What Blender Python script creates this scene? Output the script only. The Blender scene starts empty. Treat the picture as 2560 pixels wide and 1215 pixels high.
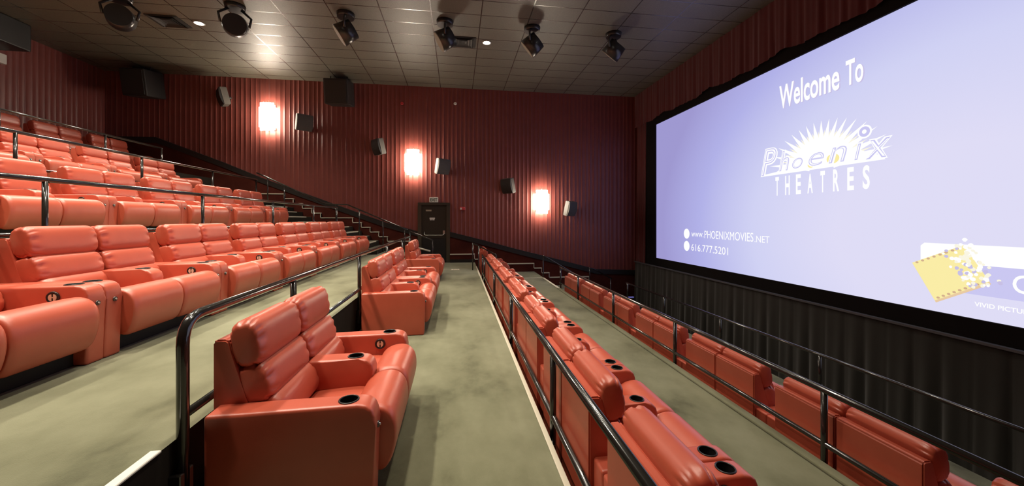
import bpy, bmesh, math, random
from mathutils import Vector, Matrix
random.seed(7)
S = bpy.context.scene
COL = S.collection

# ------------------------------------------------------------------ camera
# eye 1.65 m above the walkway floor; y runs along the seat rows, x towards the screen
FPX = 945.0
YAW = math.atan(138.0 / FPX)
cam_data = bpy.data.cameras.new('camera')
cam = bpy.data.objects.new('camera', cam_data)
COL.objects.link(cam)
cam_data.sensor_fit = 'HORIZONTAL'
cam_data.sensor_width = 36.0
cam_data.lens = FPX / 2560.0 * 36.0
cam_data.shift_y = -58.5 / 2560.0
cam_data.clip_start = 0.02
cam.rotation_euler = (math.pi / 2, 0, -YAW)
S.camera = cam

# ------------------------------------------------------------------ world, exposure
S.view_settings.view_transform = 'Standard'
S.view_settings.look = 'None'
S.view_settings.gamma = 1.0
S.view_settings.use_curve_mapping = False
S.view_settings.exposure = 0.0
w = bpy.data.worlds.new('world')
S.world = w
w.use_nodes = True
w.node_tree.nodes['Background'].inputs[0].default_value = (0.02, 0.017, 0.015, 1)
w.node_tree.nodes['Background'].inputs[1].default_value = 0.3

# house downlights: (x, y, watts, half-angle); fixtures are built with them below
CEIL = 5.09
DOWNLIGHTS = [(-6.6, 10.85, 720, 62), (0.85, 10.85, 300, 58),
              (-10.1, 3.0, 500, 54), (-10.1, 7.2, 560, 54),
              (-8.0, 3.2, 680, 50), (-8.0, 7.6, 800, 50),
              (-5.75, 2.4, 700, 48), (-5.75, 5.4, 780, 48), (-5.75, 8.3, 880, 50),
              (-3.35, 1.9, 780, 48), (-3.35, 4.5, 1060, 48), (-3.35, 7.5, 980, 48),
              (-1.0, 2.8, 560, 46), (-1.0, 5.6, 500, 46), (-1.0, 8.3, 480, 46),
              (1.15, 3.0, 380, 46), (1.15, 7.0, 400, 46), (3.4, 4.4, 190, 44), (3.4, 8.2, 160, 44)]
SCREEN_GAIN = 0.96
SCONCE_GLOW = 36.0

# ------------------------------------------------------------------ materials
MATS = {}
def mat(name, col, rough=0.6, metal=0.0, spec=0.5, coat=0.0, sheen=0.0, emit=None, estr=0.0):
    m = bpy.data.materials.new(name)
    m.use_nodes = True
    b = m.node_tree.nodes['Principled BSDF']
    b.inputs['Base Color'].default_value = (*col, 1)
    b.inputs['Roughness'].default_value = rough
    b.inputs['Metallic'].default_value = metal
    b.inputs['Specular IOR Level'].default_value = spec
    b.inputs['Coat Weight'].default_value = coat
    b.inputs['Sheen Weight'].default_value = sheen
    if emit:
        b.inputs['Emission Color'].default_value = (*emit, 1)
        b.inputs['Emission Strength'].default_value = estr
    MATS[name] = m
    return m
def nd(m, t): return m.node_tree.nodes.new(t)
def lk(m, a, b): m.node_tree.links.new(a, b)
def bsdf(m): return m.node_tree.nodes['Principled BSDF']
def noise_bump(m, scale, strength, dist=0.01, detail=3):
    tc = nd(m, 'ShaderNodeTexCoord'); n = nd(m, 'ShaderNodeTexNoise'); b = nd(m, 'ShaderNodeBump')
    n.inputs['Scale'].default_value = scale; n.inputs['Detail'].default_value = detail
    b.inputs['Strength'].default_value = strength; b.inputs['Distance'].default_value = dist
    lk(m, tc.outputs['Object'], n.inputs['Vector']); lk(m, n.outputs['Fac'], b.inputs['Height'])
    lk(m, b.outputs['Normal'], bsdf(m).inputs['Normal'])
def noise_colour(m, scale, stops, detail=4, stretch=(1, 1, 1), rough=0.6):
    tc = nd(m, 'ShaderNodeTexCoord'); mp = nd(m, 'ShaderNodeMapping'); n = nd(m, 'ShaderNodeTexNoise'); r = nd(m, 'ShaderNodeValToRGB')
    mp.inputs['Scale'].default_value = stretch
    n.inputs['Scale'].default_value = scale; n.inputs['Detail'].default_value = detail; n.inputs['Roughness'].default_value = rough
    e = r.color_ramp.elements
    while len(e) < len(stops): e.new(0.5)
    for el, (p, c) in zip(e, stops): el.position = p; el.color = (*c, 1)
    lk(m, tc.outputs['Object'], mp.inputs['Vector']); lk(m, mp.outputs['Vector'], n.inputs['Vector'])
    lk(m, n.outputs['Fac'], r.inputs['Fac']); lk(m, r.outputs['Color'], bsdf(m).inputs['Base Color'])
    return r

leather = mat('red_leather', (0.52, 0.105, 0.052), 0.42, spec=0.6, coat=0.25)
leather.node_tree.nodes['Principled BSDF'].inputs['Coat Roughness'].default_value = 0.36
noise_colour(leather, 3.0, [(0.3, (0.44, 0.074, 0.037)), (0.7, (0.50, 0.090, 0.046))], 3)
noise_bump(leather, 160, 0.12, 0.002)
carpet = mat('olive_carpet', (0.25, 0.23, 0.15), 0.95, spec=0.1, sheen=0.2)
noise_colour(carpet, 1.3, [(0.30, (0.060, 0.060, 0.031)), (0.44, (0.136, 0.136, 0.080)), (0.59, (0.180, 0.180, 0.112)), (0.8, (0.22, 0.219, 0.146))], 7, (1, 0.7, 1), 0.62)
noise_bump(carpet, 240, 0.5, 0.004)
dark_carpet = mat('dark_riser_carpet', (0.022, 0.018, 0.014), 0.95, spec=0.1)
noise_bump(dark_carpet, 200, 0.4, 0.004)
pleat = mat('red_pleated_fabric', (0.24, 0.034, 0.02), 0.42, spec=0.5, sheen=0.15)
noise_colour(pleat, 2.0, [(0.3, (0.185, 0.040, 0.030)), (0.7, (0.215, 0.047, 0.035))], 4)
wains = mat('dark_red_wall_carpet', (0.075, 0.016, 0.011), 0.9, spec=0.1)
noise_colour(wains, 1.5, [(0.3, (0.055, 0.012, 0.008)), (0.7, (0.10, 0.022, 0.014))], 4)
noise_bump(wains, 150, 0.3, 0.004)
black = mat('black_paint', (0.012, 0.011, 0.010), 0.45)
black_cloth = mat('black_masking_cloth', (0.012, 0.010, 0.010), 0.9, spec=0.1)
skirt_cloth = mat('charcoal_skirt_cloth', (0.030, 0.027, 0.023), 0.8, spec=0.2, sheen=0.3)
rail_paint = mat('gloss_black_rail_paint', (0.016, 0.014, 0.012), 0.18, spec=0.6, coat=0.5)
noise_bump(rail_paint, 30, 0.04, 0.002)
steel = mat('brushed_steel', (0.55, 0.54, 0.50), 0.32, metal=0.9)
nosing = mat('pale_nosing_strip', (0.62, 0.57, 0.45), 0.45)
plastic = mat('speaker_black_plastic', (0.022, 0.020, 0.018), 0.55)
valance_cloth = mat('dark_red_valance_cloth', (0.10, 0.013, 0.014), 0.6, spec=0.2, sheen=0.3)
speaker_grey = mat('speaker_grey_plastic', (0.11, 0.10, 0.085), 0.5)
grille = mat('speaker_grille', (0.10, 0.095, 0.08), 0.7)
noise_bump(grille, 300, 0.6, 0.003)
can_black = mat('can_black_enamel', (0.020, 0.019, 0.019), 0.3, spec=0.6)
can_face = mat('can_dull_lens', (0.30, 0.27, 0.20), 0.5)
door_paint = mat('dark_brown_door_paint', (0.028, 0.022, 0.014), 0.4)
frame_metal = mat('door_frame_dark_metal', (0.10, 0.09, 0.07), 0.28, metal=0.6)
white_plate = mat('white_plate', (0.72, 0.70, 0.62), 0.5)
tan_plate = mat('tan_plate', (0.42, 0.35, 0.24), 0.5)
letter_dark = mat('dark_lettering', (0.05, 0.05, 0.045), 0.6)
letter_green = mat('green_exit_lettering', (0.05, 0.08, 0.045), 0.6)
alarm_red = mat('alarm_red_plastic', (0.55, 0.045, 0.05), 0.35)
cup_dark = mat('cup_black', (0.012, 0.011, 0.011), 0.35)
rim_dark = mat('cup_rim_grey', (0.10, 0.09, 0.085), 0.3, metal=0.6)
button_pale = mat('switch_pale_button', (0.60, 0.52, 0.38), 0.35, metal=0.2)
base_dark = mat('under_seat_black', (0.010, 0.009, 0.008), 0.8)
vent_dark = mat('vent_black', (0.02, 0.018, 0.016), 0.6)
lens_glow = mat('lamp_lens_glow', (1, 0.95, 0.85), 0.4, emit=(1.0, 0.93, 0.80), estr=40)
sconce_glow = mat('sconce_glass_glow', (1, 0.95, 0.85), 0.4, emit=(1.0, 0.88, 0.72), estr=SCONCE_GLOW)
lamp_ring = mat('downlight_ring', (0.35, 0.32, 0.27), 0.35)
aisle_light = mat('blue_step_lens', (0.3, 0.3, 0.7), 0.3, emit=(0.25, 0.25, 0.9), estr=0.25)

# ceiling: lay-in tiles in a painted grid
tile = mat('ceiling_tile', (0.2, 0.19, 0.16), 0.75, spec=0.2)
def ceiling_nodes(m, sx, sy, ox, oy, wid):
    tc = nd(m, 'ShaderNodeTexCoord'); sp = nd(m, 'ShaderNodeSeparateXYZ'); lk(m, tc.outputs['Object'], sp.inputs[0])
    def line(out, size, off):
        a = nd(m, 'ShaderNodeMath'); a.operation = 'SUBTRACT'; a.inputs[1].default_value = off; lk(m, out, a.inputs[0])
        p = nd(m, 'ShaderNodeMath'); p.operation = 'PINGPONG'; p.inputs[1].default_value = size / 2; lk(m, a.outputs[0], p.inputs[0])
        l = nd(m, 'ShaderNodeMath'); l.operation = 'LESS_THAN'; l.inputs[1].default_value = wid; lk(m, p.outputs[0], l.inputs[0])
        return l.outputs[0]
    mx = nd(m, 'ShaderNodeMath'); mx.operation = 'MAXIMUM'
    lk(m, line(sp.outputs['X'], sx, ox), mx.inputs[0]); lk(m, line(sp.outputs['Y'], sy, oy), mx.inputs[1])
    n = nd(m, 'ShaderNodeTexNoise'); n.inputs['Scale'].default_value = 60; n.inputs['Detail'].default_value = 4
    lk(m, tc.outputs['Object'], n.inputs['Vector'])
    r = nd(m, 'ShaderNodeValToRGB'); e = r.color_ramp.elements
    e[0].position = 0.35; e[0].color = (0.095, 0.085, 0.061, 1); e[1].position = 0.65; e[1].color = (0.135, 0.122, 0.090, 1)
    lk(m, n.outputs['Fac'], r.inputs['Fac'])
    mixc = nd(m, 'ShaderNodeMix'); mixc.data_type = 'RGBA'
    lk(m, mx.outputs[0], mixc.inputs[0]); lk(m, r.outputs['Color'], mixc.inputs[6]); mixc.inputs[7].default_value = (0.05, 0.044, 0.034, 1)
    lk(m, mixc.outputs[2], bsdf(m).inputs['Base Color'])
    mr = nd(m, 'ShaderNodeMapRange'); mr.inputs[3].default_value = 0.50; mr.inputs[4].default_value = 0.25
    lk(m, mx.outputs[0], mr.inputs[0]); lk(m, mr.outputs[0], bsdf(m).inputs['Roughness'])
    ms = nd(m, 'ShaderNodeMapRange'); ms.inputs[3].default_value = 1.0; ms.inputs[4].default_value = 1.0
    lk(m, mx.outputs[0], ms.inputs[0]); lk(m, ms.outputs[0], bsdf(m).inputs['Specular IOR Level'])
ceiling_nodes(tile, 1.22, 0.625, -0.62, 0.05, 0.013)

# the projected slide: periwinkle at the upper left, pale lavender at the lower right
slide = bpy.data.materials.new('projected_slide'); slide.use_nodes = True
nt = slide.node_tree; nt.nodes.clear()
o_ = nt.nodes.new('ShaderNodeOutputMaterial'); em = nt.nodes.new('ShaderNodeEmission'); tc = nt.nodes.new('ShaderNodeTexCoord')
mp = nt.nodes.new('ShaderNodeMapping'); gr = nt.nodes.new('ShaderNodeTexGradient'); gr.gradient_type = 'SPHERICAL'
rp = nt.nodes.new('ShaderNodeValToRGB')
mp.vector_type = 'TEXTURE'
mp.inputs['Location'].default_value = (7.45, 5.2, -0.2)
mp.inputs['Scale'].default_value = (30, 9.6, 7.0)
e = rp.color_ramp.elements
e[0].position = 0.14; e[0].color = (0.36, 0.33, 0.66, 1)
e[1].position = 0.80; e[1].color = (0.77, 0.75, 0.96, 1)
k = e.new(0.36); k.color = (0.46, 0.46, 0.84, 1)
k = e.new(0.58); k.color = (0.66, 0.67, 0.94, 1)
nt.links.new(tc.outputs['Object'], mp.inputs['Vector']); nt.links.new(mp.outputs['Vector'], gr.inputs['Vector'])
nt.links.new(gr.outputs['Fac'], rp.inputs['Fac']); nt.links.new(rp.outputs['Color'], em.inputs['Color'])
em.inputs['Strength'].default_value = SCREEN_GAIN
nt.links.new(em.outputs[0], o_.inputs[0])
def emis(name, col, s=SCREEN_GAIN):
    m = bpy.data.materials.new(name); m.use_nodes = True; t = m.node_tree; t.nodes.clear()
    o = t.nodes.new('ShaderNodeOutputMaterial'); q = t.nodes.new('ShaderNodeEmission')
    q.inputs['Color'].default_value = (*col, 1); q.inputs['Strength'].default_value = s
    t.links.new(q.outputs[0], o.inputs[0]); return m
s_white = emis('slide_white', (1.05, 1.05, 1.05))
s_lav = emis('slide_lavender', (0.62, 0.60, 0.92))
s_shadow = emis('slide_soft_violet', (0.60, 0.55, 0.82))
s_yellow = emis('slide_yellow', (1.0, 0.88, 0.40))
s_cream = emis('slide_cream', (1.0, 0.96, 0.80))
s_tan = emis('slide_tan', (0.85, 0.62, 0.38))
s_brown = emis('slide_brown', (0.68, 0.45, 0.28))

# ------------------------------------------------------------------ helpers
def tag(o, label=None, cat=None, group=None, kind=None):
    if label: o['label'] = label
    if cat: o['category'] = cat
    if group: o['group'] = group
    if kind: o['kind'] = kind
    return o
def thing(name, label, cat, loc=(0, 0, 0), rz=0.0, group=None):
    o = bpy.data.objects.new(name, None); COL.objects.link(o)
    o.empty_display_size = 0.1
    o.location = loc; o.rotation_euler = (0, 0, rz)
    return tag(o, label, cat, group)
def link(name, bm, m, parent=None, smooth=False, mats=None):
    me = bpy.data.meshes.new(name)
    bmesh.ops.recalc_face_normals(bm, faces=bm.faces[:])
    bm.to_mesh(me); bm.free()
    if smooth:
        for p in me.polygons: p.use_smooth = True
    for x in (mats or [m]): me.materials.append(x)
    o = bpy.data.objects.new(name, me); COL.objects.link(o)
    if parent: o.parent = parent
    return o
def box(bm, x0, x1, y0, y1, z0, z1, mi=0):
    vs = [bm.verts.new((x, y, z)) for x in (x0, x1) for y in (y0, y1) for z in (z0, z1)]
    for f in ((0, 1, 3, 2), (4, 6, 7, 5), (0, 4, 5, 1), (2, 3, 7, 6), (0, 2, 6, 4), (1, 5, 7, 3)):
        bm.faces.new([vs[i] for i in f]).material_index = mi
    return vs
def nbox(x0, x1, y0, y1, z0, z1, bev=0.0, seg=2):
    bm = bmesh.new(); box(bm, x0, x1, y0, y1, z0, z1)
    if bev: bmesh.ops.bevel(bm, geom=bm.edges[:], offset=bev, segments=seg, affect='EDGES', profile=0.5)
    return bm
def prism(bm, prof, y0, y1):
    """closed x,z profile extruded along y"""
    a = [bm.verts.new((x, y0, z)) for x, z in prof]; b = [bm.verts.new((x, y1, z)) for x, z in prof]
    n = len(prof)
    bm.faces.new(a); bm.faces.new(b[::-1])
    for i in range(n): bm.faces.new((a[i], a[(i + 1) % n], b[(i + 1) % n], b[i]))
def catmull(pts, per=4):
    out = []; n = len(pts)
    for i in range(n):
        p0, p1, p2, p3 = [Vector(pts[(i + k) % n]) for k in (-1, 0, 1, 2)]
        for j in range(per):
            t = j / per
            out.append(0.5 * ((2 * p1) + (p2 - p0) * t + (2 * p0 - 5 * p1 + 4 * p2 - p3) * t * t + (3 * p1 - p0 - 3 * p2 + p3) * t ** 3))
    return out
def stuffed(prof, y0, y1, R=0.06, end=0.55, wr=0.0, freq=9, sag=0.0, n=30):
    """soft cushion: a closed x,z profile swept along y, rounded and gathered at both ends"""
    bm = bmesh.new(); L = y1 - y0
    c = sum((Vector(p) for p in prof), Vector((0, 0))) / len(prof)
    rings = []
    for i in range(n + 1):
        s = 0.5 - 0.5 * math.cos(math.pi * i / n)
        d = min(s, 1 - s) * L
        q = 1 - min(d / R, 1); sc = end + (1 - end) * math.sqrt(max(0, 1 - q * q))
        sc *= 1 + sag * math.sin(math.pi * s)
        ring = []
        for k, p in enumerate(prof):
            a = 2 * math.pi * k / len(prof)
            g = math.sin(a * freq + (1.3 if s > .5 else 0) + 0.8 * math.sin(a * 3)); wv = -wr * math.exp(-((d - 0.035) / 0.032) ** 2) * max(0.0, g) ** 1.5 * (1 + 0.6 * math.sin(a * 5 + 1))
            v = c + (Vector(p) - c) * (sc + wv)
            ring.append(bm.verts.new((v.x, y0 + L * s, v.y)))
        rings.append(ring)
    m = len(prof)
    for r0, r1 in zip(rings, rings[1:]):
        for k in range(m): bm.faces.new((r0[k], r0[(k + 1) % m], r1[(k + 1) % m], r1[k]))
    for r in (rings[0], rings[-1]):
        cc = bm.verts.new(sum((v.co for v in r), Vector()) / m)
        cc.co.y += (-0.012 if r is rings[0] else 0.012)
        for k in range(m): bm.faces.new((r[k], r[(k + 1) % m], cc))
    return bm
def superell(cx, cz, hx, hz, tilt, p=2.7, m=36):
    out = []; ct, st = math.cos(tilt), math.sin(tilt)
    for k in range(m):
        a = 2 * math.pi * k / m; c, s = math.cos(a), math.sin(a)
        x = math.copysign(abs(c) ** (2 / p), c) * hx; z = math.copysign(abs(s) ** (2 / p), s) * hz
        out.append((cx + x * ct - z * st, cz + x * st + z * ct))
    return out
def disc(bm, c, n, r0, r1, h, seg=24, mi=0):
    """cylinder / cone from c along n"""
    n = Vector(n).normalized(); c = Vector(c)
    q = n.to_track_quat('Z', 'Y')
    a = [bm.verts.new(c + q @ Vector((r0 * math.cos(2 * math.pi * i / seg), r0 * math.sin(2 * math.pi * i / seg), 0))) for i in range(seg)]
    b = [bm.verts.new(c + n * h + q @ Vector((r1 * math.cos(2 * math.pi * i / seg), r1 * math.sin(2 * math.pi * i / seg), 0))) for i in range(seg)]
    for f in (bm.faces.new(a[::-1]), bm.faces.new(b)): f.material_index = mi
    for i in range(seg):
        f = bm.faces.new((a[i], a[(i + 1) % seg], b[(i + 1) % seg], b[i])); f.material_index = mi; f.smooth = True
def torus(bm, c, n, R, r, seg=28, ms=8):
    n = Vector(n).normalized(); q = n.to_track_quat('Z', 'Y'); c = Vector(c); rings = []
    for i in range(seg):
        a = 2 * math.pi * i / seg
        rings.append([bm.verts.new(c + q @ Vector(((R + r * math.cos(2 * math.pi * j / ms)) * math.cos(a), (R + r * math.cos(2 * math.pi * j / ms)) * math.sin(a), r * math.sin(2 * math.pi * j / ms)))) for j in range(ms)])
    for i in range(seg):
        for j in range(ms):
            f = bm.faces.new((rings[i][j], rings[(i + 1) % seg][j], rings[(i + 1) % seg][(j + 1) % ms], rings[i][(j + 1) % ms])); f.smooth = True
def tube(bm, pts, r, seg=12, bend=0.0):
    P = [Vector(p) for p in pts]
    if bend:                                     # round the inner corners
        Q = [P[0]]
        for i in range(1, len(P) - 1):
            a = (P[i - 1] - P[i]); b = (P[i + 1] - P[i]); d = min(bend, a.length * .45, b.length * .45)
            s, e2 = P[i] + a.normalized() * d, P[i] + b.normalized() * d
            for j in range(7):
                t = j / 6; Q.append(s * (1 - t) ** 2 + P[i] * 2 * t * (1 - t) + e2 * t * t)
        Q.append(P[-1]); P = Q
    rings = []
    up = None
    for i, p in enumerate(P):
        d = ((P[i + 1] - p) if i == 0 else (p - P[i - 1]) if i == len(P) - 1 else (P[i + 1] - p).normalized() + (p - P[i - 1]).normalized()).normalized()
        if up is None:
            up = Vector((0, 0, 1)) if abs(d.z) < 0.9 else Vector((1, 0, 0))
        s = d.cross(up).normalized(); up = s.cross(d).normalized()
        rings.append([bm.verts.new(p + s * r * math.cos(2 * math.pi * j / seg) + up * r * math.sin(2 * math.pi * j / seg)) for j in range(seg)])
    for a, b in zip(rings, rings[1:]):
        for j in range(seg):
            f = bm.faces.new((a[j], a[(j + 1) % seg], b[(j + 1) % seg], b[j])); f.smooth = True
    bm.faces.new(rings[0][::-1]); bm.faces.new(rings[-1])
def copy_tree(o, parent=None):
    c = o.copy(); COL.objects.link(c)
    if parent: c.parent = parent
    for ch in list(o.children): copy_tree(ch, c)
    return c

# ------------------------------------------------------------------ room shell
YF, YN, XL, XR = 14.8, -0.95, -11.9, 7.62
# tiers from the screen up: (front edge x, floor z)
EDGES = [(7.6, -3.75), (5.3, -2.62), (3.03, -2.05), (0.69, -1.65), (-1.43, -1.13), (-3.80, -0.25), (-6.15, 0.61), (-8.55, 1.46), (XL, 1.46)]
bm = bmesh.new()
for (xa, za), (xb, zb) in zip(EDGES, EDGES[1:]):
    vs = [bm.verts.new(p) for p in ((xb, YN, za), (xa, YN, za), (xa, YF, za), (xb, YF, za))]
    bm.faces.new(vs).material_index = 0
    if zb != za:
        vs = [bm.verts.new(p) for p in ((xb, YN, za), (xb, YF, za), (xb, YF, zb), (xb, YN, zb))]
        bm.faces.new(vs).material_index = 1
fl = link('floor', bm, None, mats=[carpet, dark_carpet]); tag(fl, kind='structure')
bm = bmesh.new(); box(bm, XL, 7.62, YN, YF, CEIL, CEIL + 0.1)
tag(link('ceiling', bm, tile), kind='structure')

def pleated(axis, c, a0, a1, z0, z1, period, depth, sign, jitter=0.0, zfun=None, zrows=1):
    """fabric of narrow pleats; runs along x (axis 'x') at y=c or along y at x=c"""
    bm = bmesh.new(); n = int(round((a1 - a0) / period)); rnd = random.Random(3)
    prof = [(0.0, 0.0), (0.05, 0.35), (0.10, 0.85), (0.15, 1.0), (0.20, 0.85), (0.25, 0.35), (0.30, 0.0), (0.65, 0.12)]
    cols = []
    for i in range(n):
        jd = 1 + rnd.uniform(-jitter, jitter); jp = rnd.uniform(-jitter, jitter) * 0.25
        for t, h in prof:
            p = a0 + (i + t + (jp if 0 < t < 0.7 else 0)) * (a1 - a0) / n; off = c + sign * depth * h * jd
            cols.append((p, off))
    cols.append((a1, c))
    V = []
    for p, off in cols:
        zb = zfun(p) if zfun else z0
        V.append([bm.verts.new((p, off, zb + (z1 - zb) * r / zrows) if axis == 'x' else (off, p, zb + (z1 - zb) * r / zrows)) for r in range(zrows + 1)])
    for A, B in zip(V, V[1:]):
        for r in range(zrows):
            f = bm.faces.new((A[r], B[r], B[r + 1], A[r + 1])); f.smooth = True
    return bm
TRIM = [(-11.9, 2.85), (-10.3, 2.85), (-8.2, 2.04), (-7.0, 1.53), (-4.46, 0.57), (-2.72, -0.08), (-1.47, -0.45), (-0.26, -0.47), (0.9, -0.77), (2.48, -1.20), (3.39, -1.43), (5.63, -2.02), (7.62, -2.1)]
def trim_z(x):
    for (a, za), (b, zb) in zip(TRIM, TRIM[1:]):
        if a <= x <= b: return za + (zb - za) * (x - a) / (b - a)
    return TRIM[-1][1]
bm = pleated('x', YF, XL, XR, 0, CEIL, 0.163, 0.010, -1, 0.2, lambda x: trim_z(x) - 0.1 if not (-1.47 < x < -0.26) else 0.55)
tag(link('wall_far', bm, pleat), kind='structure')
bm = pleated('y', XL, YN, YF, 1.3, CEIL, 0.163, 0.007, 1, 0.2)
tag(link('wall_left', bm, pleat), kind='structure')
bm = bmesh.new(); box(bm, XL, XR, YN - 0.1, YN, -3.8, CEIL); tag(link('wall_near', bm, wains), kind='structure')
bm = bmesh.new(); box(bm, XR, XR + 0.1, YN, YF, -3.8, CEIL); tag(link('wall_right', bm, black_cloth), kind='structure')
# carpeted lower wall under the sloping trim
def under_trim(x0, x1, y0, y1, ztop, zbot, step=0.25):
    bm = bmesh.new(); n = max(1, int((x1 - x0) / step)); rows = []
    xs = sorted(set([x0, x1] + [x for x, _ in TRIM if x0 < x < x1]))
    for x in xs:
        zt, zb = ztop(x), zbot(x)
        rows.append([bm.verts.new(p) for p in ((x, y0, zb), (x, y0, zt), (x, y1, zt), (x, y1, zb))])
    for a, b in zip(rows, rows[1:]):
        for j in range(4): bm.faces.new((a[j], b[j], b[(j + 1) % 4], a[(j + 1) % 4]))
    bm.faces.new(rows[0]); bm.faces.new(rows[-1][::-1])
    return bm
for k, (xa, xb) in enumerate(((XL, -1.47), (-0.26, XR))):
    tag(link('trim_%d' % (k * 2 + 1), under_trim(xa, xb, YF - 0.045, YF + 0.05, lambda x: trim_z(x) - 0.1, lambda x: -3.8), wains), kind='structure')
    tag(link('trim_%d' % (k * 2 + 2), under_trim(xa, xb, YF - 0.085, YF + 0.02, lambda x: trim_z(x), lambda x: trim_z(x) - 0.19), black), kind='structure')

# stepped kick panel with a pale cap along the far wall
def tier_far(x):
    """floor height along the far wall, counting the aisle steps"""
    for x0, x1, z in STEPZ:
        if x0 <= x <= x1: return z
    for (xa, za), (xb, zb) in zip(EDGES, EDGES[1:]):
        if xb <= x <= xa: return za
    return 1.46
FLIGHTS = []          # (edge x, lower z, upper z, risers, y0, y1)
FLIGHTS.append((-6.15, -0.25, 0.61, 5, 12.75, 14.7))
FLIGHTS.append((-3.80, -1.13, -0.25, 5, 12.75, 14.7))
FLIGHTS.append((-1.43, -1.65, -1.13, 3, 11.75, 13.3))
FLIGHTS.append((0.69, -2.05, -1.65, 2, 11.1, 12.38))
FLIGHTS.append((3.03, -2.62, -2.05, 3, 10.98, 13.0))
STEPZ = []
for ex, zl, zu, n, y0, y1 in FLIGHTS:
    for i in range(1, n): STEPZ.append((ex + 0.31 * (i - 1), ex + 0.31 * i, zu - (zu - zl) * i / n))
xs = sorted(set([-8.55, -1.47, -0.26, 5.3] + [s for a, b, _ in STEPZ for s in (a, b)] + [e[0] for e in EDGES if -8.55 < e[0] < 5.3]))
for nm, y0, y1, hi, lo, mm in (('trim_5', YF - 0.13, YF, 0.30, -0.05, wains), ('trim_6', YF - 0.16, YF, 0.33, 0.30, nosing)):
    bm = bmesh.new()
    for a, b in zip(xs, xs[1:]):
        if b - a < 0.02 or (a >= -1.48 and b <= -0.25): continue
        z = tier_far((a + b) / 2)
        box(bm, a, b, y0, y1, z + lo, z + hi)
        if nm == 'trim_6':
            zn = tier_far(b + 0.02)
            if zn < z - 0.05: box(bm, b - 0.025, b, y0 + 0.02, y1, zn + hi, z + lo)
    tag(link(nm, bm, mm), kind='structure')
tag(link('baseboard_far', nbox(-0.26, 0.69, YF - 0.145, YF, -1.65, -1.53), black), kind='structure')

# aisle stairs
names = ['steep carpeted aisle steps leading up to the second raised row by the far wall',
         'carpeted aisle steps beside the end of the first raised row by the far wall',
         'short steps going down to the walkway in front of the dark exit door',
         'two short steps down from the walkway beside the lone far seat pair',
         'dark steps at the far end of the lower walkway']
for (ex, zl, zu, n, y0, y1), lab in zip(FLIGHTS, names):
    t = thing('aisle_stairs', lab, 'stairs', (ex, y0, zl))
    for i in range(0, n):
        z = zu - (zu - zl) * i / n - zl
        if i:
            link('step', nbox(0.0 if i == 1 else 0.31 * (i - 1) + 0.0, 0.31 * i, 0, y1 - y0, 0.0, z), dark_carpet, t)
            tr = link('tread', nbox(0.31 * (i - 1), 0.31 * i - 0.03, 0.02, y1 - y0 - 0.02, z, z + 0.006), carpet, t)
        x = 0.31 * i
        link('nosing', nbox(x - 0.045, x + 0.006, 0.0, (y1 - y0) * 0.72, z - 0.02, z + 0.012, 0.004, 1), nosing, t)

# pale nosing strips along the tier edges
def strip(n, x0, x1, y0, y1, z, m=nosing):
    tag(link('trim_%d' % n, nbox(x0, x1, y0, y1, z, z + 0.014, 0.004, 1), m), kind='structure')
strip(7, 0.655, 0.695, -0.9, 13.3, -1.65)
strip(8, -3.86, -3.795, 2.0, 12.75, -0.25)
strip(9, -1.465, -1.415, -0.9, 2.06, -1.13, white_plate)
strip(10, 2.97, 3.04, 10.9, 13.0, -2.05)
strip(11, 2.2, 2.97, 12.93, 13.0, -2.05)
tag(link('trim_12', nbox(2.94, 3.035, -0.9, 10.9, -2.05, -2.02, 0.012, 2), carpet), kind='structure')

# ------------------------------------------------------------------ door
bm = bmesh.new(); box(bm, -1.33, -0.40, YF - 0.03, YF + 0.03, -1.65, 0.55)
door = tag(link('door_1', bm, door_paint), kind='structure')
bm = bmesh.new()
prof = [(-1.47, -1.33), (-0.40, -0.26)]
for a, b in prof: box(bm, a, b, YF - 0.09, YF + 0.02, -1.65, 0.55)
box(bm, -1.47, -0.26, YF - 0.09, YF + 0.02, 0.55, 0.65)
bmesh.ops.bevel(bm, geom=bm.edges[:], offset=0.012, segments=2, affect='EDGES')
link('door_frame', bm, frame_metal, door)
bm = bmesh.new(); tube(bm, [(-1.22, YF - 0.03, -0.47), (-1.22, YF - 0.11, -0.58), (-1.15, YF - 0.115, -0.60), (-0.56, YF - 0.115, -0.60), (-0.50, YF - 0.11, -0.58), (-0.50, YF - 0.03, -0.47)], 0.016, bend=0.04)
box(bm, -0.53, -0.45, YF - 0.10, YF - 0.03, -0.55, -0.42)
link('push_bar', bm, steel, door)
link('tan_notice', nbox(-1.17, -0.96, YF - 0.045, YF - 0.03, 0.32, 0.38), tan_plate, door)
bm = bmesh.new(); box(bm, -1.03, -0.83, YF - 0.042, YF - 0.03, 0.03, 0.075); box(bm, -1.02, -0.94, YF - 0.042, YF - 0.03, -0.025, 0.02); box(bm, -0.925, -0.845, YF - 0.042, YF - 0.03, -0.025, 0.02)
link('white_notice', bm, white_plate, door)
link('kick_plate', nbox(-1.31, -0.42, YF - 0.036, YF - 0.03, -1.63, -0.72), black, door)

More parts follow.
